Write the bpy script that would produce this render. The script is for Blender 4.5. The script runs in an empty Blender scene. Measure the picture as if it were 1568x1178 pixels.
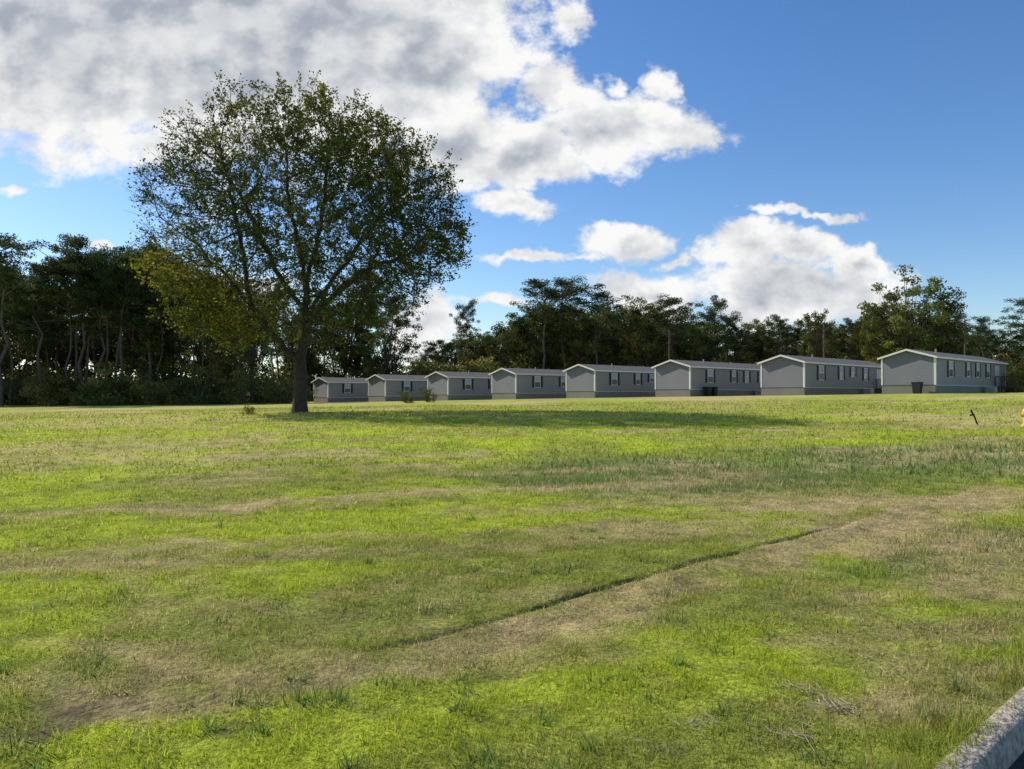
import bpy, math, random
import numpy as np
from mathutils import Vector, Matrix

random.seed(7); rng=np.random.default_rng(7)
scene=bpy.context.scene
F=1180.0; HX=784.0; HY=606.0; CAMZ=1.6
U=np.array([0.732,0.681]); U/=np.linalg.norm(U); V=np.array([-U[1],U[0]])
SEL=math.radians(37)
SUN=Vector((-0.86*math.cos(SEL),0.51*math.cos(SEL),math.sin(SEL))).normalized()

# ------------------------------------------------------------ utils
def link(o): scene.collection.objects.link(o); return o
def empty(name,loc=(0,0,0),rotz=0):
    e=bpy.data.objects.new(name,None); e.location=loc; e.rotation_euler=(0,0,rotz); e.empty_display_size=0.5
    return link(e)
def mesh_np(name,verts,faces_flat,fsize,mat,cols=None,smooth=False):
    me=bpy.data.meshes.new(name)
    nv=len(verts); nf=len(faces_flat)//fsize
    me.vertices.add(nv); me.vertices.foreach_set('co',np.asarray(verts,dtype=np.float32).ravel())
    me.loops.add(nf*fsize); me.loops.foreach_set('vertex_index',np.asarray(faces_flat,dtype=np.int32).ravel())
    me.polygons.add(nf); me.polygons.foreach_set('loop_start',np.arange(0,nf*fsize,fsize,dtype=np.int32))
    me.update(calc_edges=True)
    if smooth: me.polygons.foreach_set('use_smooth',np.ones(nf,dtype=bool))
    if cols is not None:
        ca=me.color_attributes.new('Col','FLOAT_COLOR','POINT')
        c=np.ones((nv,4),dtype=np.float32); c[:,:3]=cols
        ca.data.foreach_set('color',c.ravel())
    me.materials.append(mat); me.validate()
    return me
def obj(name,me,parent=None,loc=(0,0,0)):
    o=bpy.data.objects.new(name,me); o.location=loc; link(o)
    if parent: o.parent=parent
    return o
def h2(ix,iy,s):
    v=np.sin(ix*127.1+iy*311.7+s*74.7)*43758.5453
    return v-np.floor(v)
def vn(x,y,s=0):
    ix=np.floor(x); iy=np.floor(y); fx=x-ix; fy=y-iy
    fx=fx*fx*(3-2*fx); fy=fy*fy*(3-2*fy)
    return (h2(ix,iy,s)*(1-fx)+h2(ix+1,iy,s)*fx)*(1-fy)+(h2(ix,iy+1,s)*(1-fx)+h2(ix+1,iy+1,s)*fx)*fy
def fbm(x,y,s=0,o=4):
    t=0;a=.5;n=0
    for i in range(o):
        t=t+a*vn(x,y,s+i); n+=a; a*=.5; x=x*2.03+3.1; y=y*2.03+1.7
    return t/n
def sst(e0,e1,x):
    t=np.clip((x-e0)/(e1-e0),0,1); return t*t*(3-2*t)

# ------------------------------------------------------------ materials
def mat(name):
    m=bpy.data.materials.new(name); m.use_nodes=True; nt=m.node_tree; nt.nodes.clear()
    out=nt.nodes.new('ShaderNodeOutputMaterial'); return m,nt,out
def simple(name,col,rough=.8,nscale=0,namp=.15,bump=0,bscale=40,metal=0,spec=.3,lap=0):
    m,nt,out=mat(name); p=nt.nodes.new('ShaderNodeBsdfPrincipled'); nt.links.new(p.outputs[0],out.inputs[0])
    p.inputs['Roughness'].default_value=rough; p.inputs['Metallic'].default_value=metal
    p.inputs['Specular IOR Level'].default_value=spec
    tc=nt.nodes.new('ShaderNodeTexCoord')
    if nscale:
        n=nt.nodes.new('ShaderNodeTexNoise'); n.inputs['Scale'].default_value=nscale; n.inputs['Detail'].default_value=4
        nt.links.new(tc.outputs['Object'],n.inputs['Vector'])
        r=nt.nodes.new('ShaderNodeMapRange'); r.inputs[1].default_value=.25;r.inputs[2].default_value=.75
        r.inputs[3].default_value=1-namp; r.inputs[4].default_value=1+namp
        nt.links.new(n.outputs[0],r.inputs[0])
        vm=nt.nodes.new('ShaderNodeVectorMath'); vm.operation='SCALE'; vm.inputs[0].default_value=col
        nt.links.new(r.outputs[0],vm.inputs['Scale']); nt.links.new(vm.outputs[0],p.inputs['Base Color'])
    else: p.inputs['Base Color'].default_value=(*col,1)
    if bump:
        b=nt.nodes.new('ShaderNodeBump'); b.inputs['Strength'].default_value=bump; b.inputs['Distance'].default_value=.02
        n2=nt.nodes.new('ShaderNodeTexNoise'); n2.inputs['Scale'].default_value=bscale
        nt.links.new(tc.outputs['Object'],n2.inputs['Vector']); nt.links.new(n2.outputs[0],b.inputs['Height'])
        nt.links.new(b.outputs[0],p.inputs['Normal'])
    if lap:
        s=nt.nodes.new('ShaderNodeSeparateXYZ'); nt.links.new(tc.outputs['Object'],s.inputs[0])
        mu=nt.nodes.new('ShaderNodeMath'); mu.operation='MULTIPLY'; mu.inputs[1].default_value=1/lap; nt.links.new(s.outputs['Z'],mu.inputs[0])
        fr=nt.nodes.new('ShaderNodeMath'); fr.operation='FRACT'; nt.links.new(mu.outputs[0],fr.inputs[0])
        b=nt.nodes.new('ShaderNodeBump'); b.invert=True; b.inputs['Strength'].default_value=.9; b.inputs['Distance'].default_value=.035
        nt.links.new(fr.outputs[0],b.inputs['Height']); nt.links.new(b.outputs[0],p.inputs['Normal'])
    return m
def foliage(name,transl=.35,tint=1.0,objvar=.25):
    m,nt,out=mat(name)
    at=nt.nodes.new('ShaderNodeAttribute'); at.attribute_name='Col'; src=at.outputs['Color']
    if objvar>0:
        oi=nt.nodes.new('ShaderNodeObjectInfo')
        r=nt.nodes.new('ShaderNodeMapRange'); r.inputs[3].default_value=tint*(1-objvar); r.inputs[4].default_value=tint*(1+objvar)
        nt.links.new(oi.outputs['Random'],r.inputs[0])
        vm=nt.nodes.new('ShaderNodeVectorMath'); vm.operation='SCALE'
        nt.links.new(at.outputs['Color'],vm.inputs[0]); nt.links.new(r.outputs[0],vm.inputs['Scale'])
        hs=nt.nodes.new('ShaderNodeHueSaturation'); nt.links.new(vm.outputs[0],hs.inputs['Color'])
        r2=nt.nodes.new('ShaderNodeMapRange'); r2.inputs[3].default_value=.5-.045; r2.inputs[4].default_value=.5+.02
        mm=nt.nodes.new('ShaderNodeMath'); mm.operation='MULTIPLY'; mm.inputs[1].default_value=7.31; nt.links.new(oi.outputs['Random'],mm.inputs[0])
        f=nt.nodes.new('ShaderNodeMath'); f.operation='FRACT'; nt.links.new(mm.outputs[0],f.inputs[0]); nt.links.new(f.outputs[0],r2.inputs[0])
        nt.links.new(r2.outputs[0],hs.inputs['Hue']); src=hs.outputs[0]
    d=nt.nodes.new('ShaderNodeBsdfDiffuse'); t=nt.nodes.new('ShaderNodeBsdfTranslucent')
    nt.links.new(src,d.inputs[0]); nt.links.new(src,t.inputs[0])
    mx=nt.nodes.new('ShaderNodeMixShader'); mx.inputs[0].default_value=transl
    nt.links.new(d.outputs[0],mx.inputs[1]); nt.links.new(t.outputs[0],mx.inputs[2]); nt.links.new(mx.outputs[0],out.inputs[0])
    return m
M_leaf=foliage('leaf_foliage',.42,1,0.0)
M_far=foliage('treeline_foliage',.40,1.0,.35)
M_grass=foliage('grass_blades',.45,1,0.0)
M_bark=simple('bark',(.055,.044,.036),.95,6,.35,.6,25)
M_barkfar=simple('bark_far',(.10,.08,.065),.95,3,.3)

# ------------------------------------------------------------ terrain
trailers=[] # (corner px, base y)
tr_px=[(1433,603),(1232,605.5),(1057,607.5),(911,609.5),(790,611.5),(686,613.5),(590,615),(502,616.5)]
for px,by in tr_px:
    k=(px-HX)/F; s=(36.9-67*k)/(.776+.631*k)
    x=36.9-.776*s; y=67+.631*s; z=CAMZ+(HY-by)/F*y
    trailers.append((x,y,z))
ctrl=[(0,0,0),(0,5,0),(3,8,0),(-5,8,0),(-8,12,0),(6,14,.1),(0,20,.35),(-12,22,.33),(12,20,.35),(9.5,26,.55),(-2,32,.66),(-11.3,41,.70),(16.75,28,.5),
 (20,45,.95),(0,55,.85),(-30,50,.45),(-60,100,.35),(-90,95,.2),(-35,75,.45),(52,81,1.95),(60,60,1.75),(40,30,.8),(-40,20,.0),(-20,0,-.05),(20,0,.1),(0,-20,0),
 (-40,160,.8),(40,150,1.6),(120,120,2.2),(-160,160,.5),(150,0,1),(-150,0,0),(0,-150,0)]
for t in trailers:
    ctrl.append(t)
    ctrl.append((t[0]+U[0]*18,t[1]+U[1]*18,t[2]+.12))
C=np.array(ctrl,float); C=np.array([c for i,c in enumerate(C) if all(np.hypot(*(c[:2]-d[:2]))>3 for d in C[:i])])
def K(r): return np.where(r>0,r*r*np.log(r+1e-9),0)
n=len(C); R=np.hypot(C[:,None,0]-C[None,:,0],C[:,None,1]-C[None,:,1])/50
A=np.zeros((n+3,n+3)); A[:n,:n]=K(R)+np.eye(n)*1e-4; A[:n,n]=1;A[:n,n+1:]=C[:,:2]/50;A[n:,:n]=A[:n,n:].T
W=np.linalg.solve(A,np.r_[C[:,2],0,0,0])
def tbase(X,Y):
    X=np.asarray(X,float);Y=np.asarray(Y,float); z=np.full(X.shape,W[n])+W[n+1]*X/50+W[n+2]*Y/50
    for i in range(n): z=z+W[i]*K(np.hypot(X-C[i,0],Y-C[i,1])/50)
    r=np.hypot(X,Y-60); w=sst(110,190,r); return z*(1-w)+1.0*w
AK=1.185
def ab(X,Y): return V[0]*X+V[1]*Y, U[0]*X+U[1]*Y
def rutc(b): return 4.20+.05*np.sin(b*1.3)+.16*(fbm(b*1.7,b*0,5)-.5)
def ruts(b): return sst(2.4,3.4,b)*(1-sst(9.0,10.0,b))*(.35+.65*sst(.36,.52,fbm(b*2.6,b*0+4,9,3)))
def terr(X,Y):
    X=np.asarray(X,float);Y=np.asarray(Y,float)
    a,b=ab(X,Y)
    z=tbase(X,Y)
    r=np.hypot(X,Y)
    z=z+(fbm(X*.9,Y*.9,11)-.5)*.08*(1-sst(30,60,r))*sst(AK,AK+.8,a)+(fbm(X*3.5,Y*3.5,13)-.5)*.035*(1-sst(15,25,r))*sst(AK,AK+.5,a)+(fbm(X*.18,Y*.18,31)-.5)*.16*sst(8,18,r)*(1-sst(60,90,r))
    z=z-.05*ruts(b)*np.exp(-((a-rutc(b))/.032)**2) - .02*sst(0,.5,rutc(b)-a)*np.exp(-np.maximum(rutc(b)-a-.3,0)/.8)*sst(AK+.3,AK+1,a)
    return z
def seg(X,Y,p,q,w):
    p=np.array(p);q=np.array(q);d=q-p;L2=d@d
    t=np.clip(((X-p[0])*d[0]+(Y-p[1])*d[1])/L2,0,1)
    dd=np.hypot(X-p[0]-t*d[0],Y-p[1]-t*d[1]); return np.exp(-(dd/w)**2)
def gp(px,py,z=0.0):
    d=(CAMZ-z)*F/(py-HY); return ((px-HX)/F*d,d)
def fields(X,Y):
    a,b=ab(X,Y); r=np.hypot(X,Y)
    wx=X+(fbm(X*.7,Y*.7,41)-.5)*1.6; wy=Y+(fbm(X*.7,Y*.7,47)-.5)*1.6
    wa=a+(fbm(X*1.3,Y*1.3,51)-.5)*.4
    n1=fbm(X*.28,Y*.28,61); n2=fbm(X*1.4,Y*1.4,67); n3=fbm(X*4,Y*4,71,3)
    mow=fbm((X*.97+Y*.25)*.22,(Y*.97-X*.25)*1.25,73,3)-.5
    D=.17+(n1-.5)*.9+(n2-.5)*.8+(n3-.5)*.9+mow*1.3
    wid=.35+.05*b
    D=D+.85*sst(-.05,.12,rutc(b)-wa)*(1-sst(wid*.7,wid*1.7,rutc(b)-wa))*sst(2,4.5,b)*(1-sst(13,16,b))
    D=D+.75*seg(wx,wy,gp(0,790),gp(400,775),.5)+.7*seg(wx,wy,gp(350,772),gp(960,745),.5)
    D=D+.6*seg(wx,wy,gp(0,850),gp(520,812),.2)+.5*seg(wx,wy,gp(750,800),gp(1000,760),.35)
    D=D+.65*seg(wx,wy,gp(1080,775),gp(1450,770),.8)+.45*seg(wx,wy,gp(1450,900),gp(1500,840),.5)
    D=D+.6*seg(wx,wy,gp(120,1090),gp(400,1040),.25)+.5*seg(wx,wy,gp(100,1000),gp(600,1000),.2)+.4*seg(wx,wy,gp(1100,1090),gp(1400,1060),.22)
    D=D+.35*seg(wx,wy,gp(0,700,.2),gp(700,700,.2),1.2)
    L=1.0*seg(wx,wy,gp(150,820),gp(760,800),.9)+.9*seg(wx,wy,gp(-50,920),gp(420,880),.8)+.8*seg(wx,wy,gp(350,1110),gp(1100,1000),.6)+.5*seg(wx,wy,gp(500,760),gp(800,765),.8)
    L=L+.6*sst(.48,.66,fbm(X*.6,Y*.6,81))+.35*seg(X,Y,(-30,22),(0,24),6)-1.2*mow+.15
    D=D-.35*np.clip(L,0,1)
    Wd=sst(.35,.9,seg(wx,wy,gp(950,720,.2),gp(1700,700,.2),4.2)+.6*seg(wx,wy,gp(1350,880),gp(1560,820),1.1)+.35*seg(wx,wy,gp(1450,1060),gp(1568,950),.6))
    Wd=np.clip(Wd*(.5+n1),0,1)
    S=.85*ruts(b)*np.exp(-((a-rutc(b))/.034)**2)
    S=S+.7*sst(.47,.60,fbm(X*3,Y*3,91))*seg(wx,wy,gp(60,1115),gp(330,1060),.26)+.3*sst(.5,.62,fbm(X*1.2,Y*5,93))*seg(wx,wy,gp(150,775),gp(950,765),.4)
    S=S+.35*sst(.60,.70,fbm(X*6,Y*6,96,3))*(1-sst(12,20,r))
    S=S+.5*np.exp(-(np.hypot(X+11.3,Y-41)/1.6)**2)
    D=D+.6*sst(.5,.65,fbm(X*.12,Y*.12,99))*sst(25,40,r)+.7*seg(X,Y,(30,52),(60,72),2.0)+.8*np.exp(-((X+38)/4)**2-((Y-64)/5)**2)
    return np.clip(D,0,1),np.clip(L,0,1),Wd,np.clip(S,0,1)
cG=np.array([.30,.335,.068]);cL=np.array([.46,.55,.045]);cD=np.array([.60,.46,.23]);cW=np.array([.18,.25,.095]);cS=np.array([.20,.15,.10])
def mixc(a,b,t): return a*(1-t[:,None])+b*t[:,None]
def basecol(D,L,Wd,S):
    c=mixc(np.tile(cG,(len(D),1)),cL,L*.9); c=mixc(c,cW,Wd*.75); c=mixc(c,cD,D*.85); return mixc(c,cS,S)
def growc(start,step,g,lim):
    o=[];x=start
    while x<lim: o.append(x);x+=step;step*=g
    return o
ac=sorted(set(np.round([-x for x in growc(6.2,.5,1.18,2500)]+[-6.0,-5.9,-3,0,1.04,1.10]+list(np.arange(1.14,3.6,.08))+list(np.arange(3.6,4.8,.025))+list(np.arange(4.8,14,.1))+growc(14,.12,1.045,2500),4)))
bc=sorted(set(np.round([-x for x in growc(2,.3,1.15,2500)]+list(np.arange(-2,14,.09))+growc(14,.1,1.045,2500),4)))
AA,BB=np.meshgrid(ac,bc,indexing='ij'); AF=AA.ravel();BF=BB.ravel()
X=AF*V[0]+BF*U[0];Y=AF*V[1]+BF*U[1]
Z=terr(X,Y)
zk=terr(BF*U[0]+AK*V[0],BF*U[1]+AK*V[1])
road=(AF<1.09)&(AF>-5.95)
Z=np.where(road,zk-.35,Z); 
na,nb=len(ac),len(bc)
idx=np.arange(na*nb).reshape(na,nb)
fc=np.stack([idx[:-1,:-1],idx[:-1,1:],idx[1:,1:],idx[1:,:-1]],-1).reshape(-1,4)[:, ::-1]
D,L,Wd,S=fields(X,Y)
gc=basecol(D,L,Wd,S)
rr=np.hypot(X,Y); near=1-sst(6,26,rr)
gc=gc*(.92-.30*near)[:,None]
m,nt,out=mat('grass_ground'); p=nt.nodes.new('ShaderNodeBsdfPrincipled'); nt.links.new(p.outputs[0],out.inputs[0])
p.inputs['Roughness'].default_value=1; p.inputs['Specular IOR Level'].default_value=.05
at=nt.nodes.new('ShaderNodeAttribute'); at.attribute_name='Col'
geo=nt.nodes.new('ShaderNodeNewGeometry')
def noise(sc,det=6,ro=.6):
    q=nt.nodes.new('ShaderNodeTexNoise'); q.inputs['Scale'].default_value=sc;q.inputs['Detail'].default_value=det;q.inputs['Roughness'].default_value=ro
    nt.links.new(geo.outputs['Position'],q.inputs['Vector']); return q
def rng_(src,a,b,c,d):
    r=nt.nodes.new('ShaderNodeMapRange'); r.inputs[1].default_value=a;r.inputs[2].default_value=b;r.inputs[3].default_value=c;r.inputs[4].default_value=d
    nt.links.new(src,r.inputs[0]); return r.outputs[0]
q1=noise(2.2,5,.8)  # coarse tone variation, paints shadows of grass clumps into the ground colour
q2=noise(30,3,.8)
k1=rng_(q1.outputs[0],.3,.7,.55,1.45);k2=rng_(q2.outputs[0],.3,.7,.45,1.55)
mu=nt.nodes.new('ShaderNodeMath');mu.operation='MULTIPLY';nt.links.new(k1,mu.inputs[0]);nt.links.new(k2,mu.inputs[1])
vm=nt.nodes.new('ShaderNodeVectorMath');vm.operation='SCALE';nt.links.new(at.outputs['Color'],vm.inputs[0]);nt.links.new(mu.outputs[0],vm.inputs['Scale'])
nt.links.new(vm.outputs[0],p.inputs['Base Color'])
b1=nt.nodes.new('ShaderNodeBump');b1.inputs['Strength'].default_value=.7;b1.inputs['Distance'].default_value=.05
q3=noise(14,4,.8); nt.links.new(q3.outputs[0],b1.inputs['Height']);nt.links.new(b1.outputs[0],p.inputs['Normal'])
M_ground=m
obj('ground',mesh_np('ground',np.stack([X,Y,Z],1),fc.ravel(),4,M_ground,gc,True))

# ------------------------------------------------------------ kerb + road (swept along U)
bs=np.concatenate([np.arange(-40,0,2),np.arange(0,12,.5),np.arange(12,160,2)])
def sweep(name,prof,material,parent=None):
    vs=[];fs=[]
    zb=terr(bs*U[0]+AK*V[0],bs*U[1]+AK*V[1])
    for i,b in enumerate(bs):
        for (a,z) in prof: vs.append((a*V[0]+b*U[0],a*V[1]+b*U[1],zb[i]+z))
    k=len(prof)
    for i in range(len(bs)-1):
        for j in range(k-1):
            fs+= [i*k+j,(i+1)*k+j,(i+1)*k+j+1,i*k+j+1]
    return obj(name,mesh_np(name,vs,fs,4,material),parent)
M_conc=simple('concrete',(.36,.32,.25),.95,22,.6,1.0,45)
M_asph=simple('asphalt',(.05,.049,.047),.9,18,.4,.9,120)
sweep('kerb',[(1.20,-.2),(1.20,.012),(1.185,.022),(1.095,.020),(1.07,.0),(1.055,-.11),(1.03,-.2)],M_conc)
sweep('road',[(1.052,-.105),(.7,-.121),(-2.6,-.06),(-5.9,-.12)],M_asph)
sweep('kerb',[(-5.9,-.2),(-5.9,-.11),(-6.02,.02),(-6.2,.02),(-6.2,-.2)],M_conc)

# ------------------------------------------------------------ grass
def blades(x,y,hmin,hmax,w,hang=False,weed=False):
    a,b=ab(x,y)
    D,L,Wd,S=fields(x,y)
    tuft=fbm(x*5,y*5,21,3)
    if hang: keep=(a>1.13)&(rng.random(len(x))<sst(.3,.6,fbm(b*4,b*0+2,77,3)))
    elif weed: keep=a>1.3
    else: keep=(a>1.19)&(rng.random(len(x))>S*.9)&(rng.random(len(x))<(.3+.7*sst(.3,.55,tuft))*(1-.35*D))
    x,y,D,L,Wd,S,a,b,tuft=[q[keep] for q in (x,y,D,L,Wd,S,a,b,tuft)]
    N=len(x); z=terr(x,y)+(.02 if hang else 0)
    edge=np.exp(-np.abs(a-1.25)/.12)
    h=rng.uniform(hmin,hmax,N)*(.55+.9*sst(.3,.7,tuft))*(1-.5*D+1.0*Wd+.9*edge)
    az=rng.uniform(0,2*np.pi,N); lean=rng.uniform(.15,1.8,N)*(1-.2*edge)
    ww=w*rng.uniform(.6,1.4,N)
    dx=np.cos(az);dy=np.sin(az); wz=rng.uniform(0,2*np.pi,N); px=np.cos(wz)*ww/2;py=np.sin(wz)*ww/2
    hh=h*np.cos(lean*.75); hl=h*np.sin(lean*.75)
    v=np.empty((N,3,3))
    v[:,0]=np.stack([x-px,y-py,z-.004],1);v[:,1]=np.stack([x+px,y+py,z-.004],1)
    v[:,2]=np.stack([x+dx*hl,y+dy*hl,z+hh+.004],1)
    c=basecol(D*0,L,Wd,S*0); isd=(rng.random(N)<D*.85+.05)
    if weed: c=np.tile(np.array([.16,.26,.07]),(N,1)); isd=rng.random(N)<.05
    c[isd]=cD*1.1
    c=mixc(c,cD,D*.3)*rng.uniform(.55,1.6,(N,1)); c[:,0]*=rng.uniform(.85,1.2,N)
    c=np.clip(c,0,.82)
    c=np.repeat(c[:,None],3,1); c[:,:2]*=.8
    return v.reshape(-1,3),c.reshape(-1,3)
def scatter(r0,r1,dens,hmin,hmax,w,half=.80):
    area=(r1*r1-r0*r0)/2*2*math.atan(half); N=int(area*dens)
    th=rng.uniform(-math.atan(half),math.atan(half),N); r=np.sqrt(rng.uniform(r0*r0,r1*r1,N))
    return blades(r*np.sin(th),r*np.cos(th),hmin,hmax,w)
parts=[scatter(2.6,5.5,4300,.018,.044,.0055),scatter(5.5,9,2300,.02,.046,.0075),scatter(9,16,800,.025,.055,.013),scatter(16,32,170,.04,.09,.027),scatter(32,60,30,.05,.13,.05)]
Ne=9000; be=rng.uniform(0,8,Ne); ae=rng.uniform(1.13,1.42,Ne)
parts.append(blades(ae*V[0]+be*U[0],ae*V[1]+be*U[1],.03,.08,.005,True))
# scattered weed tufts
nt_=230; th=rng.uniform(-.65,.65,nt_); r=3.2+17*rng.random(nt_)**1.3; cx=np.repeat(r*np.sin(th),26);cy=np.repeat(r*np.cos(th),26); rs=np.repeat(rng.uniform(.015,.06,nt_)*(1+r*.06),26)
parts.append(blades(cx+rng.normal(0,1,len(cx))*rs,cy+rng.normal(0,1,len(cx))*rs,.05,.10,.009,False,True))
def straw(cx,cy,rad,N,Lmax=.14):
    x=cx+rng.normal(0,rad,N);y=cy+rng.normal(0,rad*.8,N)
    a,b=ab(x,y); k=a>1.25; x=x[k];y=y[k];N=len(x); z=terr(x,y)+rng.uniform(.01,.035,N)
    az=rng.uniform(0,2*np.pi,N);l=rng.uniform(.03,Lmax,N); w=.002
    dx=np.cos(az);dy=np.sin(az)
    v=np.empty((N,3,3)); v[:,0]=np.stack([x-dy*w,y+dx*w,z],1);v[:,1]=np.stack([x+dy*w,y-dx*w,z+.003],1);v[:,2]=np.stack([x+dx*l,y+dy*l,z+rng.uniform(-.01,.02,N)],1)
    c=np.tile(np.array([.60,.51,.35]),(N*3,1))*rng.uniform(.6,1.2,(N*3,1)); return v.reshape(-1,3),c
for (px,py,r,N) in [(1275,1080,.05,110),(1240,1060,.06,60),(1210,1130,.07,70),(1080,1110,.06,45),(1450,870,.5,200),(1500,880,.5,150),(1330,1010,.15,40),(1420,950,.3,80)]:
    gx,gy=gp(px,py); parts.append(straw(gx,gy,r,N))
vv=np.concatenate([q[0] for q in parts]);cc=np.concatenate([q[1] for q in parts])
obj('grass',mesh_np('grass',vv,np.arange(len(vv)),3,M_grass,cc))
print('blades',len(vv)//3)

# ------------------------------------------------------------ leaves & tubes helper
def leafquads(c,size,aspect=.55,norm=None):
    N=len(c); size=np.broadcast_to(size,(N,))[:,None]
    t=rng.normal(size=(N,3));t/=np.linalg.norm(t,axis=1)[:,None]
    s=rng.normal(size=(N,3));s=np.cross(t,s);s/=np.linalg.norm(s,axis=1)[:,None]
    v=np.empty((N,4,3));v[:,0]=c-t*size/2;v[:,1]=c+s*size*aspect/2;v[:,2]=c+t*size/2;v[:,3]=c-s*size*aspect/2
    return v.reshape(-1,3)
def tubes(P0,P1,R0,R1,k):
    P0=np.asarray(P0,float);P1=np.asarray(P1,float);N=len(P0)
    d=P1-P0;d/=np.maximum(np.linalg.norm(d,axis=1),1e-9)[:,None]
    ref=np.where(np.abs(d[:,2:3])>.9,np.array([[1.,0,0]]),np.array([[0,0,1.]]))
    s=np.cross(d,ref);s/=np.linalg.norm(s,axis=1)[:,None];t=np.cross(d,s)
    ang=np.arange(k)*2*np.pi/k
    off=s[:,None]*np.cos(ang)[None,:,None]+t[:,None]*np.sin(ang)[None,:,None]
    v=np.concatenate([P0[:,None]+off*np.asarray(R0)[:,None,None],P1[:,None]+off*np.asarray(R1)[:,None,None]],1)
    base=(np.arange(N)*2*k)[:,None,None]
    j=np.arange(k);jn=(j+1)%k
    f=np.stack([j,jn,jn+k,j+k],-1)[None]+base
    return v.reshape(-1,3),f.reshape(-1)
def joinq(lst):
    vs=[];fs=[];o=0
    for v,f in lst: vs.append(v);fs.append(np.asarray(f)+o);o+=len(v)
    return np.concatenate(vs),np.concatenate(fs)

# ------------------------------------------------------------ the big tree (space colonisation)
rng=np.random.default_rng(2024)
def big_tree():
    limbs=[[(0,0,-.2),(.02,0,.8),(.05,0,1.7),(.0,0,2.6)],
     [(0,0,2.6),(-.7,-.2,3.3),(-1.5,-.4,4.4),(-2.4,-.5,5.7),(-3.6,-.8,7.0),(-4.8,-1,8.4)],
     [(0,0,2.6),(.2,.1,3.8),(.35,.1,5.2),(.2,.3,7),(-.3,.4,9.2),(-.7,.4,11.2),(-.8,.3,13.0)],
     [(.35,.1,5.2),(1.2,.5,6.6),(2.2,.9,8.2),(3.4,1.3,10.0),(4.4,1.4,11.5)],
     [(.25,.1,4.4),(1.3,-.7,5.6),(2.8,-1.6,6.7),(4.4,-2.1,7.5),(6.0,-2.2,8.0)],
     [(.3,.1,5.0),(-.5,-1.1,6.6),(-1.4,-2.3,8.8),(-2.1,-3.0,10.8)],
     [(.3,.1,4.9),(-.2,1.6,6.2),(-.8,3.4,8),(-1.2,4.5,9.6)],
     [(.2,.3,7),(1,-.6,8.8),(1.5,-1,10.8),(1.8,-1.2,12.8)],
     [(-1.5,-.4,4.4),(-2.7,.6,5.2),(-4.2,1.5,5.9),(-5.6,2.0,6.4)],
     [(.3,.1,5.1),(1.5,2,6.6),(2.9,3.8,8.2),(3.4,4.6,9.6)],
     [(-2.4,-.5,5.7),(-2.9,-.3,7.8),(-3.4,.1,10.2),(-3.9,.3,12.2)]]
    nodes=[];par=[]
    def add(p,pa): nodes.append(np.array(p,float));par.append(pa);return len(nodes)-1
    def nearest(p): return int(np.argmin([np.sum((q-p)**2) for q in nodes]))
    for li,lb in enumerate(limbs):
        last=add(lb[0],-1) if li==0 else nearest(np.array(lb[0]))
        for q in lb[1:]:
            a0=nodes[last].copy();q=np.array(q,float);k=max(1,int(np.linalg.norm(q-a0)/.4))
            for i in range(1,k+1):
                pp=a0+(q-a0)*i/k+ (rng.normal(0,.05,3) if li>0 else 0)
                last=add(pp,last)
    N=6800; P=[]
    while len(P)<N:
        p=rng.uniform(-1,1,3)
        e=abs(p[0])**2.4+abs(p[1])**2.3+abs(p[2])**2.7
        if e>1: continue
        if e<.25 and rng.random()<.55: continue
        z=p[2]; x=p[0]*8.5+.40; y=p[1]*8.0
        zz=9.5+ (z*7.1 if z>0 else z*6.8)
        if z<-.2 and p[0]>.15: zz=9.5+z*5.0
        if zz<4.4+.25*np.hypot(x,y)*(1 if x>0 else -.16) and np.hypot(x,y)<3.2: continue
        if x>3.5 and zz>15.4-.6*(x-3.5): continue
        if x<-6.0 and zz>15.2-.4*(-x-6.0) and rng.random()<.7: continue
        g=np.sin(x*1.1+1)*np.sin(y*1.2+2)*np.sin(zz*1.25+.6)
        if g<-.45: continue
        th=math.atan2(zz-9,x); ph=math.atan2(y,x)
        lim=.87+.13*math.sin(th*7+1)*math.cos(ph*3)+.08*math.sin(th*13+2)
        if e>lim: continue
        P.append((x,y,zz))
    P=np.array(P)
    nd=np.array(nodes)
    d2=((P[:,None]-nd[None])**2).sum(-1); near=d2.argmin(1); dist=np.sqrt(d2.min(1)); alive=np.ones(N,bool)
    step=.34
    for it in range(75):
        act=alive&(dist<5.0)
        if not act.any(): break
        ids=np.where(act)[0]; nn=near[ids]; NA=np.array(nodes)
        dirs=P[ids]-NA[nn]; dirs/=np.linalg.norm(dirs,axis=1)[:,None]+1e-9
        un,inv=np.unique(nn,return_inverse=True); acc=np.zeros((len(un),3)); np.add.at(acc,inv,dirs)
        new=[]
        for u_,s_ in zip(un,acc):
            pd=NA[u_]-NA[par[u_]] if par[u_]>=0 else np.array([0,0,1.])
            pd=pd/(np.linalg.norm(pd)+1e-9)
            s_=s_/(np.linalg.norm(s_)+1e-9)+pd*.35+np.array([0,0,.05])+rng.normal(0,.16,3); s_/=np.linalg.norm(s_)
            new.append(add(NA[u_]+s_*step,int(u_)))
        NP=np.array([nodes[i] for i in new]); alv=np.where(alive)[0]
        d2=((P[alv][:,None]-NP[None])**2).sum(-1); mi=d2.argmin(1); md=np.sqrt(d2.min(1))
        upd=md<dist[alv]; dist[alv[upd]]=md[upd]; near[alv[upd]]=np.array(new)[mi[upd]]
        alive&=dist>.48
    NA=np.array(nodes); par_=np.array(par); M=len(NA)
    acc=np.zeros(M); ch=np.zeros(M,int); E=2.2
    for i in range(M-1,-1,-1):
        r=acc[i] if acc[i]>0 else .010**E
        acc[i]=r
        if par_[i]>=0: acc[par_[i]]+=r; ch[par_[i]]+=1
    rad=acc**(1/E); rad*= .34/rad[4]
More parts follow.
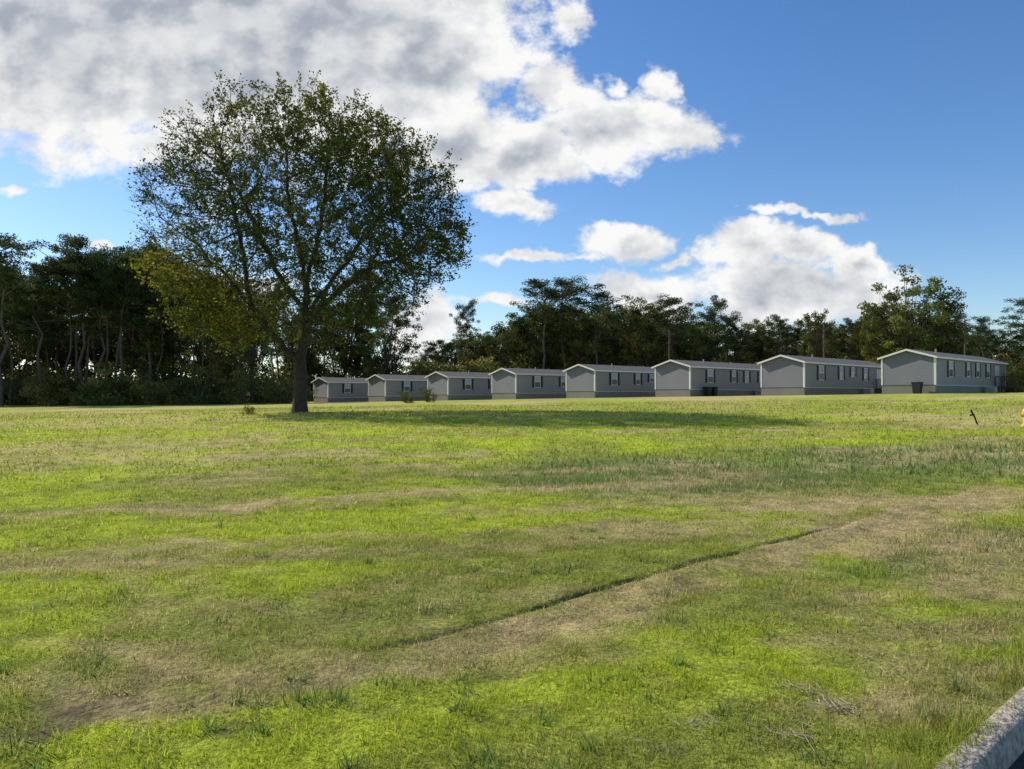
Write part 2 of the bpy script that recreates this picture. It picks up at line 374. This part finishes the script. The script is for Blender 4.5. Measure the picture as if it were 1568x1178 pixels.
    rad=np.maximum(rad,.010)
    print('tree nodes',M,'tips',(ch==0).sum(),'trunk',rad[2])
    k=par_>=0; c=np.where(k)[0]; pr=par_[c]
    fl=lambda z:1+.5*np.exp(-np.maximum(z,0)/.3)
    r1=rad[c]*fl(NA[c][:,2]); r0=np.minimum(rad[pr],rad[c]*1.18)*fl(NA[pr][:,2])
    dd=NA[c]-NA[pr]; ext=dd/np.linalg.norm(dd,axis=1)[:,None]*(r1*.25)[:,None]
    big=rad[c]>.05
    tl=[tubes(NA[pr][big],(NA[c]+ext)[big],r0[big],r1[big],9),tubes(NA[pr][~big],NA[c][~big],r0[~big],r1[~big],4)]
    thin=np.where(rad<.035)[0]; thin=thin[NA[thin][:,2]>2.8]
    reps=np.repeat(thin,2); 
    o=NA[reps]; cen=np.array([0,0,8.0]); dr=o-cen; dr/=np.linalg.norm(dr,axis=1)[:,None]
    dr=dr*.8+rng.normal(0,.6,dr.shape)+np.array([0,0,.15]); dr/=np.linalg.norm(dr,axis=1)[:,None]
    ln=rng.uniform(.3,1.0,len(o))[:,None]
    mid=o+dr*ln*.5; end=mid+(dr+rng.normal(0,.25,dr.shape))*ln*.5
    tl.append(tubes(o,mid,np.full(len(o),.0095),np.full(len(o),.008),3)); tl.append(tubes(mid,end,np.full(len(o),.008),np.full(len(o),.004),3))
    v,f=joinq(tl)
    return v,f,o,mid,end
tx,ty=-11.3,41.0; tz=float(terr(np.array([tx]),np.array([ty]))[0])
tree=empty('deciduous_tree',(tx,ty,tz))
v,f,o,mid,end=big_tree()
obj('trunk_and_branches',mesh_np('trunk_and_branches',v,f,4,M_bark,None,True),tree)
N=215000
i=rng.integers(0,len(end),N); t=rng.random(N)[:,None]
c=mid[i]*(1-t)+end[i]*t+rng.normal(0,.09,(N,3))
x,y,z=c.T
g=np.sin(x*1.7+.5)*np.sin(y*1.6+1)*np.sin(z*1.9)+.8*np.sin(x*3.9+2)*np.sin(y*3.3)*np.sin(z*4.1+1)+.35*np.sin(x*.8+2)*np.sin(z*.9)
dens=.32+.62*g
dens+=.27*sst(0,5,x)*sst(6,9,z)*(1-.4*sst(5,8,np.hypot(x,y))) + .20*sst(12,15,z)*sst(-4,3,x) - .26*sst(3.5,7,-x)*sst(6.5,9.5,z) -.24*sst(2,5,x)*(1-sst(5.5,8.5,z)) + .55*sst(1,4,-x)*(1-sst(5.5,8,z))
k=rng.random(N)<np.clip(dens,.035,1)
c=c[k];x,y,z=c.T
print('leaves',len(c))
yel=sst(.35,.8,.5*rng.random(len(c))+.40*sst(-1,6,-x)*(1-sst(7,11,z))+.28*sst(11,16,z)+.22*np.sin(x*.9)*np.sin(z*.8+1))  # random tone, plus sunlit look painted into leaves at lower left and top
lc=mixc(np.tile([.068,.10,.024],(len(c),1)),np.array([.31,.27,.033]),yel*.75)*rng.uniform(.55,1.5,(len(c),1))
lv=leafquads(c,rng.uniform(.10,.19,len(c)),.62)
obj('leaves',mesh_np('leaves',lv,np.arange(len(lv)),4,M_leaf,np.repeat(lc,4,0)),tree)

# ------------------------------------------------------------ tree variants for treeline
def clump(c,rx,rz,n,size):
    d=rng.normal(size=(n,3)); d/=np.linalg.norm(d,axis=1)[:,None]; r=rng.random(n)[:,None]**.45
    return c+d*r*np.array([rx,rx,rz]), np.full(n,size)*rng.uniform(.6,1.4,n)
def variant(kind,seed):
    global rng
    rng=np.random.default_rng(seed); P0=[];P1=[];R0=[];R1=[];cs=[];ss=[];cols=[]
    H=20.0
    def br(p,q,a,b): P0.append(p);P1.append(q);R0.append(a);R1.append(b)
    if kind=='pine':
        pts=[np.array([0,0,-.5])]
        for i in range(1,9): pts.append(np.array([rng.normal(0,.12)*i**.7,rng.normal(0,.12)*i**.7,H*.97*i/8]))
        for i in range(8): br(pts[i],pts[i+1],.24*(1-i/8.5),.24*(1-(i+1)/8.5))
        lo=rng.uniform(.42,.66)
        nb=34
        for j in range(nb):
            f=lo+(1-lo)*((j+rng.random())/nb); z=H*f; q=f*8; i0=min(int(q),7); base=pts[i0]*(1-(q-i0))+pts[i0+1]*(q-i0)
            t=(f-lo)/(1-lo); Lr=(1.5+3.4*math.sin(math.pi*min(1,.25+.75*t))**.8)*rng.uniform(.4,1.2)
            if t>.9: Lr*=.5
            a=rng.uniform(0,6.283); e=rng.uniform(0,.6); tip=base+Lr*np.array([math.cos(a)*math.cos(e),math.sin(a)*math.cos(e),math.sin(e)])
            br(base,tip,.07,.025)
            for s in (rng.uniform(.45,.7),1.0):
                if rng.random()<.14: continue
                cc_=base+(tip-base)*s+rng.normal(0,.25,3); r=rng.uniform(.65,1.3)
                c_,s_=clump(cc_,r,r*.55,int(120*r),.32); cs.append(c_);ss.append(s_)
                b=rng.uniform(.6,1.4); cols.append(np.tile(np.array([.066,.098,.038])*b,(len(c_),1)))
        asp=.34
    elif kind=='oak':
        br(np.array([0,0,-.5]),np.array([.1,0,6]),.38,.3)
        rw=rng.uniform(5.2,6.6); nbl=92
        for j in range(nbl):
            d=rng.normal(size=3);d/=np.linalg.norm(d); rr=rng.uniform(.35,1)**.6
            bump=1+.22*math.sin(d[0]*5+seed)*math.sin(d[2]*4+seed*2)
            cc_=np.array([0,0,H*.56])+d*rr*bump*np.array([rw,rw,H*.40]); r=rng.uniform(.8,1.5)
            cc_[2]=max(cc_[2],2.5)
            br(np.array([.1,0,rng.uniform(4,9)]),cc_,.10,.02)
            c_,s_=clump(cc_,r,r*.75,int(85*r),.36);cs.append(c_);ss.append(s_)
            b=rng.uniform(.6,1.45); yl=rng.random()*.45
            cols.append(np.tile((np.array([.085,.118,.036])*(1-yl)+np.array([.20,.18,.038])*yl)*b,(len(c_),1)))
        asp=.65
    else:
        for j in range(26):
            a=rng.uniform(0,6.283); r0=rng.uniform(0,3.2)
            cc_=np.array([math.cos(a)*r0,math.sin(a)*r0,rng.uniform(.2,4.2)*(1-.5*r0/3.4)]); r=rng.uniform(.5,1.1)
            br(np.array([0,0,-.3]),cc_,.05,.015)
            c_,s_=clump(cc_,r,r*.8,int(90*r),.24);cs.append(c_);ss.append(s_)
            b=rng.uniform(.6,1.5); yl=rng.random()*.5
            cols.append(np.tile((np.array([.09,.125,.036])*(1-yl)+np.array([.24,.20,.05])*yl)*b,(len(c_),1)))
        asp=.6
    wv,wf=tubes(P0,P1,R0,R1,6 if kind!='under' else 3)
    c=np.concatenate(cs);s=np.concatenate(ss);col=np.concatenate(cols)*rng.uniform(.75,1.3,(len(c),1))
    top_=c[:,2].max()
    if kind!='under':
        k_=H/top_; c=c*np.array([1,1,k_]); wv=wv*np.array([1,1,k_])
    lv=leafquads(c,s,asp)
    nv=len(wv); v=np.concatenate([wv,lv]); f=np.concatenate([wf,np.arange(len(lv))+nv])
    cc=np.concatenate([np.tile([.09,.075,.06],(nv,1)),np.repeat(col,4,0)])
    me=mesh_np(kind+'_mesh',v,f,4,M_barkfar,cc); me.materials.append(M_far)
    mi=np.zeros(len(f)//4,dtype=np.int32); mi[len(wf)//4:]=1; me.polygons.foreach_set('material_index',mi)
    return me
PINE=[variant('pine',s) for s in (1,2,3,4,5,6)];OAK=[variant('oak',s) for s in (11,12,13,14)];UND=[variant('under',s) for s in (21,22,23)]
rng=np.random.default_rng(99)
forest=empty('distant_treeline')
def tz_(x,y): return float(terr(np.array([x]),np.array([y]))[0])
def put(meshes,px,dist,H,ref=20.,wj=1.0,name='tree',parent=forest):
    x=(px-HX)/F*dist; z=tz_(x,dist)
    o=obj(name,random.choice(meshes),parent,(x,dist,z)); s=H/ref
    o.scale=(s*wj*random.uniform(.85,1.15),s*wj*random.uniform(.85,1.15),s); o.rotation_euler=(0,0,random.uniform(0,6.28)); return o
prof=np.array([(-160,380),(0,365),(25,400),(60,415),(125,365),(180,382),(230,372),(300,400),(400,425),(480,440),(560,420),(605,450),(622,515),(650,540),(685,505),(740,490),(780,480),(830,460),(905,452),(1010,460),(1060,468),(1130,484),(1190,488),(1250,480),(1300,486),(1345,470),(1400,460),(1465,480),(1505,490),(1540,515),(1568,490),(1700,490)],float)
def top(px): return np.interp(px,prof[:,0],prof[:,1])
def Hfor(px,py,dist):
    x=(px-HX)/F*dist; return CAMZ+(HY-py)/F*dist-tz_(x,dist)
px=-170
while px<430:
    d=random.uniform(97,107); py=top(px)+random.uniform(-5,50)
    put(PINE if random.random()<.80 else OAK,px,d,Hfor(px,py,d),wj=random.uniform(.8,1.1)); px+=random.uniform(11,21)
px=-180
while px<420:
    d=random.uniform(114,135); py=top(px)+random.uniform(20,70)
    put(PINE if random.random()<.5 else OAK,px,d,Hfor(px,py,d)); px+=random.uniform(22,34)
px=425
while px<612:
    d=random.uniform(142,152); py=top(px)+random.uniform(-5,40)
    put(PINE if random.random()<.6 else OAK,px,d,Hfor(px,py,d),wj=random.uniform(.7,.95)); px+=random.uniform(11,20)
px=-180
while px<445:
    d=random.uniform(94,112); put(UND,px,d,random.uniform(3.0,7.0),5.,1.0); px+=random.uniform(10,18)
px=-180
while px<410:
    d=random.uniform(118,140); put(UND,px,d,random.uniform(6,9),5.,1.1); px+=random.uniform(20,30)
px=420
while px<700:
    d=random.uniform(140,156); put(UND,px,d,random.uniform(7,10.5),5.,1.1); px+=random.uniform(10,17)
px=640
while px<1760:
    d=random.uniform(138,155); py=top(px)+random.uniform(-4,26)
    put(OAK if random.random()<.6 else PINE,px,d,Hfor(px,py,d),wj=random.uniform(.9,1.15)); px+=random.uniform(13,24)
px=640
while px<1760:
    d=random.uniform(160,185); py=top(px)+random.uniform(4,22)
    put(OAK,px,d,Hfor(px,py,d),wj=1.2); px+=random.uniform(20,32)
px=625
while px<1760:
    d=random.uniform(134,150); put(UND,px,d,random.uniform(6,10),5.,1.1); px+=random.uniform(14,24)
for (px,py,d,k,w) in [(715,458,140,PINE,.6),(835,424,135,PINE,1.3),(862,421,140,PINE,1.2),(915,434,138,PINE,1.3),(985,454,140,OAK,.9),(1030,450,138,PINE,1.4),(1010,458,141,PINE,1.2),(1095,452,142,PINE,1.1),(1190,482,140,PINE,.8),(1252,474,128,OAK,.7),(1505,484,120,PINE,.9),(1572,455,110,PINE,1.1),(125,362,98,PINE,1.2),(2,356,92,PINE,1.2),(60,396,97,PINE,1.1),(180,378,99,PINE,1.1),(230,372,100,PINE,1.1),(560,412,145,PINE,.8)]:
    put(k,px,d,Hfor(px,py,d),wj=w)
for (px,py,d,w) in [(1392,406,112,1.05),(1352,436,114,.8),(1440,436,113,.85)]:
    o=put(OAK,px,d,Hfor(px,py,d),wj=w,name='oak_tree',parent=None)
for (px,py,h,d) in [(380,634,.75,38),(622,612,1.9,74),(655,610,2.3,78),(1575,560,6,80),(1600,560,5,76)]:
    put(UND,px,d,h,5.,.8,name='shrub',parent=None)

# ------------------------------------------------------------ mobile homes
M_sid=simple('vinyl_siding',(.29,.275,.245),.7,.6,.06,lap=.2)
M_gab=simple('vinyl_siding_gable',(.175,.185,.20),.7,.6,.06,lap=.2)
M_skirt=simple('skirting',(.21,.20,.18),.8,.8,.12)
M_trim=simple('white_trim',(.74,.73,.70),.5)
M_roof=simple('shingle_roof',(.14,.128,.115),.95,4,.25)
M_glass=simple('window_glass',(.03,.035,.04),.08,spec=.8)
M_blind=simple('window_blinds',(.5,.5,.48),.5,lap=.08)
M_shut=simple('shutters',(.018,.02,.025),.6)
M_door=simple('door_paint',(.55,.53,.49),.5)
M_wood=simple('treated_wood',(.11,.08,.058),.9,5,.3)
M_metal=simple('ac_metal',(.32,.33,.33),.5,metal=.2)
def boxes(name,bl,material,parent,bevel=0):
    vs=[];fs=[]
    for (x0,x1,y0,y1,z0,z1) in bl:
        o=len(vs); vs+=[(x,y,z) for z in (z0,z1) for (x,y) in ((x0,y0),(x1,y0),(x1,y1),(x0,y1))]
        fs+=[[o+0,o+3,o+2,o+1],[o+4,o+5,o+6,o+7]]+[[o+i,o+(i+1)%4,o+4+(i+1)%4,o+4+i] for i in range(4)]
    me=bpy.data.meshes.new(name);me.from_pydata(vs,[],fs);me.materials.append(material)
    return obj(name,me,parent)
def poly(name,vs,fs,material,parent):
    me=bpy.data.meshes.new(name);me.from_pydata(vs,[],fs);me.materials.append(material);return obj(name,me,parent)
for ti,(x,y,z) in enumerate(trailers):
    L=20.4 if ti<3 else 19.6; Wd_=4.6; zs=.78; ze=3.22; rise=.68
    e=empty('mobile_home',(x,y,z),math.atan2(U[1],U[0]))
    boxes('skirting',[(.04,L-.04,.04,Wd_-.04,-.8,zs)],M_skirt,e)
    boxes('walls',[(0.012,L,0,Wd_,zs,ze)],M_sid,e)
    pk=ze+rise
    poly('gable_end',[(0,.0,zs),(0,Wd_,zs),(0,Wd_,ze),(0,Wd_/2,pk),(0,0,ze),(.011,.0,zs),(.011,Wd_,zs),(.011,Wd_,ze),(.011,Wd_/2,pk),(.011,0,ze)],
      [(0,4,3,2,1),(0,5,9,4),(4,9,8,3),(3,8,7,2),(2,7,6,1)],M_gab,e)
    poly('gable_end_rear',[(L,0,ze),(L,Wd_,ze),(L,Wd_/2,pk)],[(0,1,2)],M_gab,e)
    oh=.3;ov=.22;sl=rise/(Wd_/2);t=.07
    ya=-ov;yb=Wd_+ov;za=ze-sl*ov+.02;zp=pk+.02
    vs=[]
    for xx in (-oh,L+oh):
        vs+=[(xx,ya,za),(xx,Wd_/2,zp),(xx,yb,za),(xx,yb,za+t),(xx,Wd_/2,zp+t),(xx,ya,za+t)]
    fs=[(0,1,4,5),(1,2,3,4),(6,11,10,7),(7,10,9,8),(0,5,11,6),(5,4,10,11),(4,3,9,10),(3,2,8,9),(0,6,7,1),(1,7,8,2)]
    poly('roof',vs,fs,M_roof,e)
    fv=[];ff=[]
    xx=-oh-.02
    for (y0,z0,y1,z1) in ((ya,za,Wd_/2,zp),(Wd_/2,zp,yb,za)):
        o=len(fv); fv+=[(xx,y0,z0-.09),(xx,y1,z1-.09),(xx,y1,z1+t+.005),(xx,y0,z0+t+.005),(xx+.017,y0,z0-.09),(xx+.017,y1,z1-.09),(xx+.017,y1,z1+t+.005),(xx+.017,y0,z0+t+.005)]
        ff+=[(o,o+3,o+2,o+1),(o+4,o+5,o+6,o+7),(o,o+1,o+5,o+4),(o+3,o+7,o+6,o+2),(o,o+4,o+7,o+3),(o+1,o+2,o+6,o+5)]
    poly('rake_trim',fv,ff,M_trim,e)
    boxes('fascia_and_corner_trim',[(-oh,L+oh,-ov-.03,-ov-.003,za-.09,za+t-.01),(-.02,.12,-.025,-.003,zs,ze-.05),(-.02,-.003,.0,.14,zs,ze-.02),(-.02,-.003,Wd_-.14,Wd_,zs,ze-.02),(L-.1,L+.02,-.025,-.003,zs,ze-.05),(0,L,-.02,.035,zs-.05,zs-.003)],M_trim,e)
    wins=[(3.8,1.0,1.35),(8.6,.75,1.25),(11.4,.75,1.25),(14.6,.8,1.25)] if ti%2==0 else [(3.5,1.0,1.35),(8.0,.75,1.25),(10.8,.8,.9),(14.0,.8,1.25)]
    fr=[];gl=[];sh=[];bd=[]
    for (c,w,h) in wins:
        a=c-w/2;b=c+w/2;z1=zs+2.12;z0=z1-h
        fr+=[(a-.06,b+.06,-.05,-.004,z1,z1+.07),(a-.06,b+.06,-.05,-.004,z0-.07,z0),(a-.06,a,-.05,-.004,z0,z1),(b,b+.06,-.05,-.004,z0,z1),(a,b,-.04,-.004,(z0+z1)/2-.03,(z0+z1)/2+.03)]
        gl.append((a,b,-.015,-.004,z0,(z0+z1)/2-.03)); bd.append((a,b,-.015,-.004,(z0+z1)/2+.03,z1))
        sh+=[(a-.44,a-.09,-.05,-.004,z0-.05,z1+.05),(b+.09,b+.44,-.05,-.004,z0-.05,z1+.05)]
    boxes('window_frames',fr,M_trim,e);boxes('window_glass',gl,M_glass,e);boxes('window_blinds',bd,M_blind,e);boxes('shutters',sh,M_shut,e)
    dc=17.5
    boxes('door',[(dc-.48,dc+.48,-.045,-.004,zs+.05,zs+2.1)],M_door,e)
    boxes('door_frame',[(dc-.58,dc-.485,-.06,-.004,zs,zs+2.18),(dc+.485,dc+.58,-.06,-.004,zs,zs+2.18)],M_trim,e)
    st=[(dc-1.1,dc+1.1,-1.9,-.06,zs-.12,zs-.02)]
    for k in range(4): st.append((dc-.8,dc+.8,-1.9-.28*(k+1),-1.9-.28*k-.01,zs-.12-.18*(k+1)-.05,zs-.12-.18*(k+1)))
    for xx in (dc-1.1,dc+1.02):
        for yy in (-1.9,-.2): st.append((xx+.0,xx+.08,yy,yy+.08,-.8,zs+.95))
        st.append((xx-.01,xx+.09,-1.92,-.10,zs+.955,zs+1.02))
        for yy in np.arange(-1.75,-.25,.16): st.append((xx+.02,xx+.06,yy,yy+.04,zs-.01,zs+.95))
    boxes('porch_steps',st,M_wood,e)
    boxes('air_conditioner',[(L*.62,L*.62+.8,-1.1,-.35,-.2,.72)],M_metal,e)
    boxes('roof_vents',[(5,5.12,1.6,1.72,ze+.3,ze+.95),(13,13.12,3,3.12,ze+.3,ze+.9)],M_metal,e)
M_bin=simple('bin_plastic',(.02,.022,.03),.5)
def bin_(x,y,rz):
    z=tz_(x,y); e=empty('trash_bin',(x,y,z),rz)
    poly('body',[(-.24,-.28,0),(.24,-.28,0),(.24,.28,0),(-.24,.28,0),(-.3,-.36,.95),(.3,-.36,.95),(.3,.36,.95),(-.3,.36,.95)],[(0,3,2,1),(0,1,5,4),(1,2,6,5),(2,3,7,6),(3,0,4,7)],M_bin,e)
    boxes('lid',[(-.32,.32,-.39,.39,.955,1.02),(-.25,.25,.395,.44,.9,.97)],M_bin,e)
for ti,off in ((0,(-.6,1.3)),(1,(19,-2.5)),(2,(2.2,-.7)),(2,(3.2,-.8)),(2,(16,-2.2))):
    t=trailers[ti]; bx=t[0]+U[0]*off[0]+V[0]*off[1]; by=t[1]+U[1]*off[0]+V[1]*off[1]; bin_(bx,by,.7)

M_pole=simple('pole_wood',(.10,.08,.065),.95,4,.3)
def upole(px,d,H):
    x=(px-HX)/F*d; z=tz_(x,d); e=empty('utility_pole',(x,d,z),.5)
    v,f=tubes([(0,0,-.5),(-1.1,0,H-.7),(0,0,H-2.2),(-.4,.0,H-.7),(.4,0,H-.7),(-1,0,H-.64),(1,0,H-.64)],[(0,0,H),(1.1,0,H-.7),(.35,.2,H-1.4),(-.02,0,H-1.5),(.02,0,H-1.5),(-1,0,H-.4),(1,0,H-.4)],[.15,.06,.18,.03,.03,.05,.05],[.10,.06,.18,.03,.03,.04,.04],8)
    obj('pole',mesh_np('pole',v,f,4,M_pole),e); return (x,d,z+H-.4)
pts=[upole(1025,118,10.3),upole(1262,110,10.2),upole(1478,106,10.0)]
pts=[(-12,132,pts[0][2])]+pts+[(95,98,pts[-1][2]+.3)]
P0=[];P1=[]
for a,b in zip(pts[:-1],pts[1:]):
    a=np.array(a);b=np.array(b);pv=a
    for k in range(1,13):
        t=k/12;q=a+(b-a)*t;q[2]-=.8*4*t*(1-t);P0.append(pv);P1.append(q.copy());pv=q.copy()
v,f=tubes(P0,P1,[.014]*len(P0),[.014]*len(P0),4);obj('power_line',mesh_np('power_line',v,f,4,M_shut))

def lathe(prof,k=20):
    vs=[];fs=[]
    for r,z in prof:
        for j in range(k): a=j*2*math.pi/k; vs.append((r*math.cos(a),r*math.sin(a),z))
    for i in range(len(prof)-1):
        for j in range(k): fs.append((i*k+j,i*k+(j+1)%k,(i+1)*k+(j+1)%k,(i+1)*k+j))
    return vs,fs
M_hyd=simple('hydrant_paint',(.75,.47,.02),.4,8,.1)
hx=(1571-HX)/F*27; e=empty('fire_hydrant',(hx,27,tz_(hx,27)),.3)
vs,fs=lathe([(.0,-.05),(.16,-.05),(.16,.04),(.11,.05),(.10,.10),(.10,.42),(.135,.43),(.135,.48),(.115,.49),(.11,.54),(.085,.60),(.04,.635),(.03,.64),(.03,.68),(0,.68)])
poly('barrel',vs,fs,M_hyd,e)
v,f=tubes([(-.1,0,.36),(.1,0,.36),(0,-.1,.34),(-.17,0,.36),(.15,0,.36),(0,-.17,.34)],[(-.17,0,.36),(.17,0,.36),(0,-.18,.34),(-.2,0,.36),(.19,0,.36),(0,-.22,.34)],[.05,.05,.065,.06,.06,.08],[.05,.05,.065,.045,.045,.06],12)
obj('outlets',mesh_np('outlets',v,f,4,M_hyd),e)
sx=(1492-HX)/F*28; e=empty('leaning_stake',(sx,28,tz_(sx,28)))
v,f=tubes([(.12,0,-.05),(.0,0,.28),(-.09,.0,.36),(-.12,0,.5)],[(.0,0,.28),(-.13,0,.52),(-.16,.02,.33),(-.09,.02,.55)],[.03,.03,.035,.03],[.03,.035,.03,.02],7)
obj('stake',mesh_np('stake',v,f,4,M_shut),e)

# ------------------------------------------------------------ sun + world
sd=bpy.data.lights.new('sun','SUN'); sd.energy=5.0; sd.angle=math.radians(.5); sd.color=(1,.91,.75)
so=link(bpy.data.objects.new('sun',sd)); so.rotation_euler=SUN.to_track_quat('Z','Y').to_euler(); so.location=(-20,20,40)
w=bpy.data.worlds.new('World'); scene.world=w; w.use_nodes=True; nt=w.node_tree; nt.nodes.clear(); NL=nt.links.new
def gm(op,a,b=None,c=None,clamp=False):
    n_=nt.nodes.new('ShaderNodeMath');n_.operation=op;n_.use_clamp=clamp
    for i,q in enumerate((a,b,c)):
        if q is None: continue
        if isinstance(q,(int,float)): n_.inputs[i].default_value=q
        else: NL(q,n_.inputs[i])
    return n_.outputs[0]
def gv(op,a,b):
    n_=nt.nodes.new('ShaderNodeVectorMath');n_.operation=op
    for i,q in enumerate((a,b)):
        if q is None: continue
        if isinstance(q,tuple): n_.inputs[i].default_value=q
        else: NL(q,n_.inputs[i])
    return n_.outputs['Value'] if op=='LENGTH' else n_.outputs[0]
def gn(vec,scale,det,ro):
    n_=nt.nodes.new('ShaderNodeTexNoise');n_.inputs['Scale'].default_value=scale;n_.inputs['Detail'].default_value=det;n_.inputs['Roughness'].default_value=ro
    NL(vec,n_.inputs['Vector']);return n_
def mr(src,a,b,c,d,smooth=True):
    r=nt.nodes.new('ShaderNodeMapRange');r.interpolation_type='SMOOTHSTEP' if smooth else 'LINEAR'
    for i,q in enumerate((a,b,c,d)): r.inputs[i+1].default_value=q
    NL(src,r.inputs[0]);return r.outputs[0]
tc=nt.nodes.new('ShaderNodeTexCoord'); sp=nt.nodes.new('ShaderNodeSeparateXYZ'); NL(tc.outputs['Generated'],sp.inputs[0])
yy=gm('MAXIMUM',gm('ABSOLUTE',sp.outputs[1]),.12)
cb=nt.nodes.new('ShaderNodeCombineXYZ');NL(gm('DIVIDE',sp.outputs[0],yy),cb.inputs[0]);NL(gm('DIVIDE',sp.outputs[2],yy),cb.inputs[1])
G0=cb.outputs[0]
wn=gn(G0,10,4,.65); P=gv('ADD',G0,gv('MULTIPLY',gv('SUBTRACT',wn.outputs['Color'],(.5,.5,.5)),(.13,.07,0)))
blobs=[(130,40,330,175,1.25),(430,30,330,215,1.3),(640,90,150,130,1.1),(230,210,110,45,.6),(30,120,90,60,.8),(700,210,110,70,.95),(800,235,95,48,.95),(830,130,60,70,.6),(930,195,100,55,.9),(1010,190,80,32,.7),(870,20,32,32,.6),
 (950,120,26,22,.55),(1012,128,26,24,.6),(785,312,60,22,.7),(820,391,90,8,.6),(965,368,72,27,.9),(1235,326,90,7,.6),(1050,402,32,17,.7),(1150,385,80,36,.95),(1235,378,60,28,.9),(1215,450,150,62,1.1),(1322,398,32,34,.9),
 (990,452,95,34,.9),(760,462,55,12,.6),(655,500,60,45,.9),(10,292,25,9,.5),(163,372,22,9,.6),(400,440,60,30,.7)]
cur=None
for (cx,cy,rx,ry,wt) in blobs:
    cxg=(cx-HX)/F; cyg=(HY-cy)/F; sx_=F/(rx*1.35); sy_=F/(ry*1.35)
    n_=nt.nodes.new('ShaderNodeVectorMath');n_.operation='MULTIPLY_ADD';NL(P,n_.inputs[0]);n_.inputs[1].default_value=(sx_,sy_,0);n_.inputs[2].default_value=(-cxg*sx_,-cyg*sy_,0)
    l=gv('LENGTH',n_.outputs[0],None)
    val=gm('MULTIPLY_ADD',l,-wt,wt)
    cur=val if cur is None else gm('MAXIMUM',cur,val)
fld=gm('MAXIMUM',cur,-.6)
NV=gv('MULTIPLY',G0,(1,1.3,1))
nz=gn(NV,11,8,.62); 
sA=gn(NV,8.5,4,.55); sB=gn(gv('ADD',NV,(-.024,.036,0)),8.5,4,.55)
den=gm('ADD',fld,gm('MULTIPLY',gm('SUBTRACT',nz.outputs[0],.52),1.8))
alpha=gm('MULTIPLY',mr(den,-.02,.36,0,1),mr(sp.outputs[2],-.02,.02,0,1))
lit=mr(gm('SUBTRACT',sA.outputs[0],sB.outputs[0]),-.16,.13,0,1)
big=mr(fld,.45,1.0,0,.50)
fine=mr(nz.outputs[0],.35,.65,-.13,.13)
sh=gm('SUBTRACT',gm('ADD',gm('MULTIPLY_ADD',lit,.50,.52),fine),big,clamp=True)
mc=nt.nodes.new('ShaderNodeMix');mc.data_type='RGBA';mc.inputs['A'].default_value=(.38,.42,.49,1);mc.inputs['B'].default_value=(.96,.96,.95,1);NL(sh,mc.inputs['Factor'])
sky=nt.nodes.new('ShaderNodeTexSky');sky.sky_type='NISHITA';sky.sun_disc=False;sky.sun_elevation=SEL;sky.sun_rotation=math.atan2(SUN.x,SUN.y);sky.air_density=1.0;sky.dust_density=.3;sky.ozone_density=3.0
hs=nt.nodes.new('ShaderNodeHueSaturation');hs.inputs['Saturation'].default_value=1.22;hs.inputs['Hue'].default_value=.506;NL(sky.outputs[0],hs.inputs['Color'])
bA=nt.nodes.new('ShaderNodeBackground');bA.inputs[1].default_value=.15;NL(hs.outputs[0],bA.inputs[0])
bB=nt.nodes.new('ShaderNodeBackground');bB.inputs[1].default_value=1.0;NL(mc.outputs['Result'],bB.inputs[0])
mx=nt.nodes.new('ShaderNodeMixShader');NL(alpha,mx.inputs[0]);NL(bA.outputs[0],mx.inputs[1]);NL(bB.outputs[0],mx.inputs[2])
wo=nt.nodes.new('ShaderNodeOutputWorld');NL(mx.outputs[0],wo.inputs[0])

# ------------------------------------------------------------ camera
cd=bpy.data.cameras.new('camera');cd.sensor_width=36;cd.lens=F/1568*36;cd.clip_end=6000;cd.clip_start=.05
co=link(bpy.data.objects.new('camera',cd));co.location=(0,0,CAMZ);co.rotation_euler=(math.radians(90)+math.atan(17/F),0,0)
scene.camera=co
scene.view_settings.view_transform='Standard'
try: scene.view_settings.look='None'
except Exception: pass
